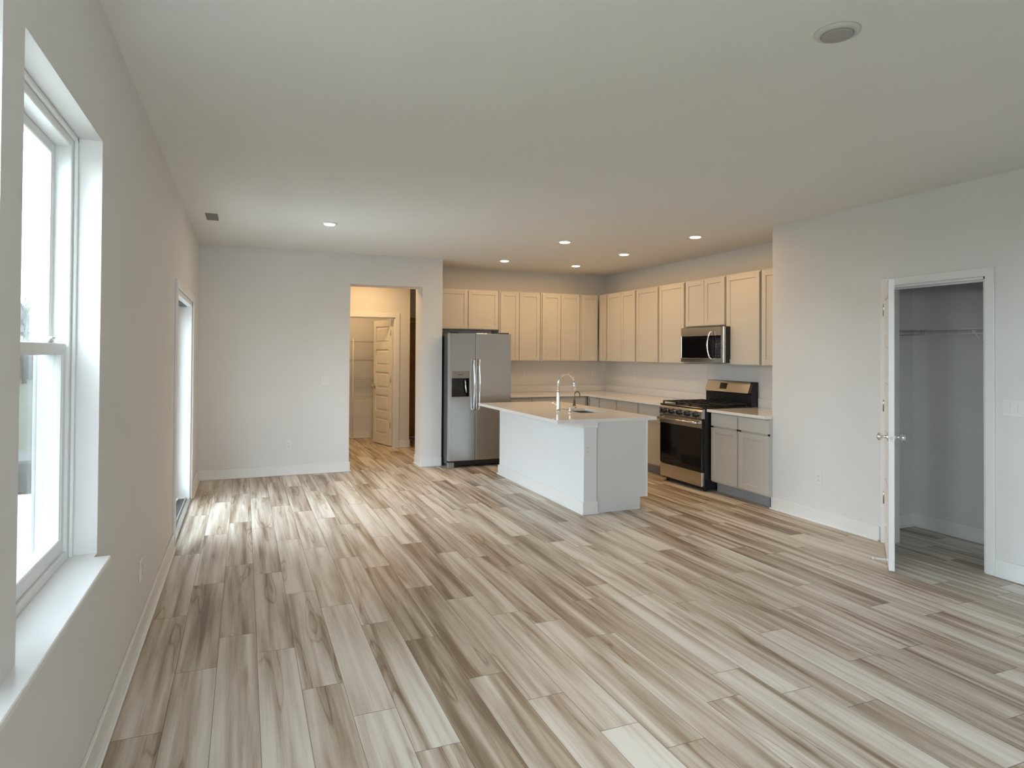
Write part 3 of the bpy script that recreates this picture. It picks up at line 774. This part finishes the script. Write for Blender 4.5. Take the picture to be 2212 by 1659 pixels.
for xx, dr in ((DX - .035, fd), (DX + .040, rd)):
    z0, z1 = .76, 1.405
    p = [(xx, FY, z1), (xx, FY - .030, z1 + .002)]
    for i in range(11):
        u = i / 10; p.append((xx, FY - .040 - .028 * math.sin(PI * u), z1 - .01 - (z1 - z0 - .02) * u))
    p += [(xx, FY - .030, z0 - .002), (xx, FY, z0)]
    MB().tube(p, [.012, .013] + [.013] * 11 + [.013, .012], 12).build('handle', M_chrome, dr, of)

# ------------------------------------------------------------------ range
RX = 5.08; RY0, RY1 = -1.815, -2.588
of = (5.45, (RY0 + RY1) / 2, 0)
t = thing('gas_range', 'stainless steel and black freestanding gas range with back panel', 'range', of)
MB().box(RX + .045, 5.86, RY1, RY0, .035, .895, .003).build('range_body', M_black, t, of)
for yy in (RY0 - .05, RY1 + .05):
    for xx in (RX + .09, 5.80): MB().lathe((xx, yy, 0), [(.018, 0), (.018, .02), (.010, .04)], 2, 14).build('levelling_foot', M_black, t, of)
MB().box(RX + .01, RX + .045, RY1 + .004, RY0 - .004, .055, .212, .006).build('storage_drawer', M_steelh, t, of)
od = MB().box(RX + .006, RX + .045, RY1 + .004, RY0 - .004, .216, .785, .006).build('oven_door', M_blackgl, t, of)
MB().box(RX + .002, RX + .006, RY1 + .004, RY0 - .004, .690, .785, .001).build('door_band', M_steelh, od, of)
k = MB(); k.tube([(RX - .040, RY0 - .03, .748), (RX - .048, (RY0 + RY1) / 2, .745), (RX - .040, RY1 + .03, .748)], .014, 12)
for yy in (RY0 - .05, RY1 + .05): k.box(RX - .040, RX + .004, yy - .012, yy + .012, .735, .760, .004)
k.build('oven_handle', M_steelh, od, of)
k = MB(); k.prism([(RX + .000, .792), (RX + .045, .792), (RX + .045, .895), (RX + .020, .895), (RX + .004, .870)], 1, RY1 + .002, RY0 - .002); k.build('control_panel', M_steelh, t, of)
for i in range(5):
    yy = RY0 - .095 - i * .145
    kb = MB(); kb.lathe((RX + .003, yy, .836), [(.037, 0), (.036, .006), (.030, .010), (.027, .034), (.022, .038)], 0, 20, True, -1)
    kb.box(RX - .045, RX - .034, yy - .005, yy + .005, .815, .857, .002); kb.build('burner_knob', M_black, t, of)
MB().box(RX + .01, 5.80, RY1, RY0, .895, .912, .005).build('cooktop', M_black, t, of)
for cx, cy, rr in ((5.25, RY0 - .17, .045), (5.25, RY1 + .17, .05), (5.58, RY0 - .17, .04), (5.58, RY1 + .17, .045), (5.42, (RY0 + RY1) / 2, .05)):
    MB().lathe((cx, cy, .912), [(rr * 1.2, 0), (rr * 1.2, .005), (rr * .9, .008), (rr * .9, .016), (rr * .75, .019)], 2, 20).build('burner', M_iron, t, of)
for j_ in range(3):
    g = MB(); a = RY0 - .015 - j_ * .2485; b_ = a - .243; z = .945; h_ = .007
    for yy in (a, b_): g.box(RX + .05, 5.72, yy - h_, yy + h_, z - .012, z, .002)
    for xx in (RX + .055, 5.39, 5.715): g.box(xx - h_, xx + h_, b_, a, z - .012, z, .002)
    for xx in (5.20, 5.55): g.box(xx - h_ * .8, xx + h_ * .8, b_ + .02, a - .02, z - .010, z, .002)
    g.box(RX + .06, 5.70, (a + b_) / 2 - .005, (a + b_) / 2 + .005, z - .010, z, .002)
    for xx in (RX + .055, 5.715):
        for yy in (a, b_): g.box(xx - .007, xx + .007, yy - .007, yy + .007, .910, z)
    g.build('grate', M_iron, t, of)
bg_ = MB().prism([(5.77, .905), (5.865, .905), (5.865, 1.185), (5.80, 1.185), (5.755, 1.06), (5.77, 1.045)], 1, RY1, RY0 - .0).build('back_panel', M_black, t, of)
# sloped stainless fascia on the back panel
k = MB(); nrm = Vector((-(1.18 - 1.055), 0, (5.798 - 5.753))); nrm.normalize()
def fas(y0, y1, u0, u1, off, nm_, m_, par, th=.004):
    a_ = Vector((5.755, 0, 1.055)); b2 = Vector((5.799, 0, 1.180)); p0, p1 = a_.lerp(b2, u0), a_.lerp(b2, u1)
    q = MB(); n2 = Vector((-.9432, 0, .332)); vs = []
    for o_ in (off, off + th):
        for P_ in (p0, p1):
            for y_ in (y0, y1): vs.append((P_.x + n2.x * o_, y_, P_.z + n2.z * o_))
    q.add(vs, [(0, 1, 3, 2), (4, 6, 7, 5), (0, 4, 5, 1), (2, 3, 7, 6), (0, 2, 6, 4), (1, 5, 7, 3)])
    return q.build(nm_, m_, par, of)
fa = fas(RY0 - .002, RY1 + .035, 0, 1, 0, 'fascia', M_steelh, bg_)
fas(-2.055, -2.195, .18, .88, .004, 'display_frame', M_nickel, fa, .0015)
fas(-2.065, -2.185, .26, .80, .0055, 'clock_display', M_blackgl, fa, .001)

# ------------------------------------------------------------------ microwave
MX = 5.46; MY0, MY1 = -1.722, -2.488; mz0, mz1 = 1.40, 1.815
of = (5.65, (MY0 + MY1) / 2, mz0)
t = thing('microwave', 'stainless steel and black over-the-range microwave hung above the range', 'microwave', of)
MB().box(MX + .03, XK - .005, MY1, MY0, mz0, mz1, .003).build('housing', M_black, t, of)
k = MB(); k.box(MX, MX + .03, MY1 + .035, MY0, mz1 - .10, mz1, .003); k.box(MX, MX + .03, MY1 + .035, MY0, mz0, mz0 + .052, .003); k.box(MX, MX + .03, MY1, MY1 + .045, mz0, mz1, .003)
k.box(MX, MX + .03, MY0 - .012, MY0, mz0 + .05, mz1 - .10, .002)
k.build('front_frame', M_steelh, t, of)
MB().box(MX + .004, MX + .03, -2.262, MY0 - .012, mz0 + .052, mz1 - .10).build('door_glass', M_blackgl, t, of)
cp = MB().box(MX + .003, MX + .03, MY1 + .045, -2.266, mz0 + .052, mz1 - .10).build('control_panel', M_blackgl, t, of)
M_key = mat('keypad_print', (.05, .05, .055), .4, noise=.05)
for i in range(5):
    for j_ in range(3): MB().box(MX + .0022, MX + .0032, -2.345 - j_ * .036 - .020, -2.345 - j_ * .036, 1.475 + i * .036, 1.475 + i * .036 + .012).build('key', M_key, cp, of)
yh = -2.29; p = [(MX, yh - .02, mz1 - .055), (MX - .025, yh - .012, mz1 - .062)]
for i in range(9):
    u = i / 8; p.append((MX - .032 - .022 * math.sin(PI * u), yh + .012 * math.sin(PI * u), mz1 - .075 - .275 * u))
p += [(MX - .022, yh - .014, mz0 + .048), (MX, yh - .022, mz0 + .035)]
MB().tube(p, .010, 12).build('handle', M_chrome, t, of)
MB().box(MX + .05, XK - .06, MY1 + .1, MY0 - .1, mz0 - .006, mz0).build('vent_grille', M_grill, t, of)

# ------------------------------------------------------------------ ceiling lamps
def lamp(loc, label, lit, power=0, group=None, d=.082):
    t = thing('ceiling_lamp', label, 'lamp', loc, 0, group)
    MB().lathe((0, 0, 0), [(d, 0), (d, -.004), (d * .94, -.009), (d * .72, -.014), (d * .70, -.010), (d * .70, -.001)], 2, 40).build('trim_ring', M_ring if not lit else M_trim, t)
    MB().lathe((0, 0, 0), [(d * .70, -.008), (d * .70, -.0165), (d * .62, -.019), (.001, -.0195)], 2, 40).build('lens', M_lit if lit else M_lens, t)
    if lit:
        L = bpy.data.lights.new('lamp_light', 'AREA'); L.shape = 'DISK'; L.size = d * 1.3; L.energy = power; L.color = LAMP_COL
        o = bpy.data.objects.new('lamp_light', L); C.objects.link(o); o.parent = t; o.location = (0, 0, -.024)
    return t
G = 'lit round recessed ceiling lamps'
lamp((1.235, -1.867, HC), 'lit round ceiling lamp over the dining end, nearest the left wall', True, LIVING_LAMP, G, .072)
for (x, y), lab in zip(((3.694, -.264), (3.755, -1.908), (4.792, -.224), (4.833, -1.412), (4.861, -2.753)),
        ('lit round ceiling lamp in front of the refrigerator cabinet', 'lit round ceiling lamp above the island', 'lit round ceiling lamp deepest in the kitchen, near the corner cabinets',
         'lit round ceiling lamp in the kitchen, third along the right-hand row towards the corner', 'lit round ceiling lamp nearest the end of the white wall')):
    lamp((x, y, HC), lab, True, KITCHEN_LAMP, G, .080)
lamp((2.582, -6.494, HC), 'unlit round ceiling lamp at the top right over the living room', False)
lamp((2.2, 1.05, HC), 'ceiling lamp inside the hallway hidden behind the door head', True, 16.0, None, .072)
lamp((2.0, 2.45, HC), 'added unseen ceiling lamp brightening the pantry, above its door head', True, 9.0, None, .072)  # lamp added out of view to brighten the pantry
# ceiling register
of = (.20, -1.73, HC)
t = thing('ceiling_vent', 'small grey rectangular air vent in the ceiling at the left', 'vent', of)
MB().box(.148, .252, -1.885, -1.575, HC - .006, HC, .002).build('vent_frame', M_grill, t, of)
k = MB()
for i in range(7): k.box(.160 + i * .013, .163 + i * .013, -1.87, -1.59, HC - .010, HC - .006)
k.build('louvre', M_grill, t, of)

# ------------------------------------------------------------------ outlets and switches
def plate(name, n, kind):
    """local: wall at y=0, facing -y"""
    w = .070 + .046 * (n - 1)
    t = bpy.data.objects.new(name, None); C.objects.link(t); t.empty_display_size = .05
    MB().box(-w / 2, w / 2, -.006, 0, -.057, .057, .002).build('cover_plate', M_plast, t)
    for i in range(n):
        x = (i - (n - 1) / 2) * .046
        if kind == 'outlet':
            k = MB(); k.box(x - .0165, x + .0165, -.0085, -.006, -.034, .034, .001); q = k.build('receptacle', M_plast, t)
            s = MB()
            for z in (-.018, .018): s.box(x - .008, x - .006, -.0089, -.0085, z - .004, z + .006); s.box(x + .006, x + .008, -.0089, -.0085, z - .004, z + .006); s.lathe((x, -.0085, z - .010), [(.0025, 0), (.0025, .0004)], 1, 10, True, -1)
            s.build('slots', M_slot, q)
        else:
            k = MB(); k.prism([(-.006, -.033), (-.009, -.033), (-.012, 0.0), (-.008, .033), (-.006, .033)], 0, x - .016, x + .016); k.build('rocker', M_plast, t)
    return t
out0 = plate('outlet', 1, 'outlet')
def put(src, loc, rz, label, cat, first=[True]):
    t = copy_tree(src, loc, None, rz, label); t['category'] = cat; return t
def rm(o):
    for c_ in list(o.children): rm(c_)
    bpy.data.objects.remove(o, do_unlink=True)
G2 = 'white wall outlets'
for loc, rz, lab in (
    ((0, -4.45, .36), PI / 2, 'white outlet low on the left wall between window and sliding door'),
    ((.995, 0, .367), 0, 'white outlet low on the end wall left of the hallway doorway'),
    ((XR, -4.00, .40), -PI / 2, 'white outlet low on the right wall between kitchen and closet'),
    ((4.42, YK, 1.185), 0, 'white outlet above the worktop just right of the refrigerator'),
    ((5.66, YK, 1.165), 0, 'white outlet above the worktop on the back wall by the corner'),
    ((XK, -.07, 1.175), -PI / 2, 'white outlet above the worktop on the right wall by the corner'),
    ((XK, -1.25, 1.175), -PI / 2, 'white outlet above the worktop just left of the range'),
    ((3.450, IY0, .60), 0, 'white outlet on the near end of the island knee wall')):
    put(out0, loc, rz, lab, 'outlet')
rm(out0)
s = plate('light_switch', 1, 'switch'); s.location = (0, -3.07, 1.125); s.rotation_euler = (0, 0, PI / 2); tag(s, 'white single switch on the left wall beside the sliding door', 'switch')
s = plate('light_switch', 2, 'switch'); s.location = (1.42, 0, 1.14); tag(s, 'white double switch on the end wall left of the hallway doorway', 'switch')
s = plate('light_switch', 3, 'switch'); s.location = (XR, -5.60, 1.15); s.rotation_euler = (0, 0, -PI / 2); tag(s, 'white triple switch at the right picture edge beside the closet', 'switch')

# ------------------------------------------------------------------ outdoors
tag(MB().box(-90, -.2, -40, 120, -.5, -.30).build('lawn', M_lawn), 'flat green lawn outside the windows', 'lawn')
tag(MB().box(-3.4, -.2, -4.6, 0.4, -.30, -.10, .01).build('patio_slab', M_conc), 'pale concrete patio slab outside the sliding door', 'patio')
t = thing('neighbour_house', 'grey neighbouring house with dark roof across the lawn', 'house', (-13, 44, -.3))
k = MB(); k.box(-17.5, -8.5, 40, 50, -.3, 2.6)
k.build('wall', M_siding, t, (-13, 44, -.3))
k = MB(); k.prism([(-18, 2.6), (-8, 2.6), (-13, 4.6)], 1, 39.6, 50.4); k.build('roof', M_roof, t, (-13, 44, -.3))
MB().box(-14.4, -13.2, 39.95, 40.02, .8, 2.0).build('window', M_blackgl, t, (-13, 44, -.3))
tag(MB().box(-2.6, -1.75, 1.0, 2.0, -.30, .18, .03).build('utility_box', M_box), 'low dark utility box on the lawn outside the window', 'utility box')
def tree(x, y, h, seed, label):
    rn = random.Random(seed); b = MB()
    def br(p, d, ln, r_, lev):
        q = p + d * ln; m_ = p.lerp(q, .5) + Vector((rn.uniform(-.04, .04), rn.uniform(-.04, .04), 0)) * ln
        b.tube([p, m_, q], [r_, r_ * .85, r_ * .65], 5 if lev < 3 else 3)
        if lev < 6:
            for _ in range(3 if lev < 5 else 2):
                nd = (d + Vector((rn.uniform(-.6, .6), rn.uniform(-.6, .6), rn.uniform(-.1, .45)))).normalized()
                br(p.lerp(q, rn.uniform(.6, 1)), nd, ln * rn.uniform(.6, .8), r_ * .6, lev + 1)
    br(Vector((x, y, -.272)), Vector((0, 0, 1)), h * .28, h * .018, 0)
    o = b.build('bare_tree', M_bark); tag(o, label, 'tree', 'bare trees beyond the lawn')
tree(-10.2, 33.0, 6.5, 3, 'bare leafless tree in front of the neighbouring house')
tree(-13.8, 52.5, 9.0, 5, 'bare leafless tree behind the neighbouring house')
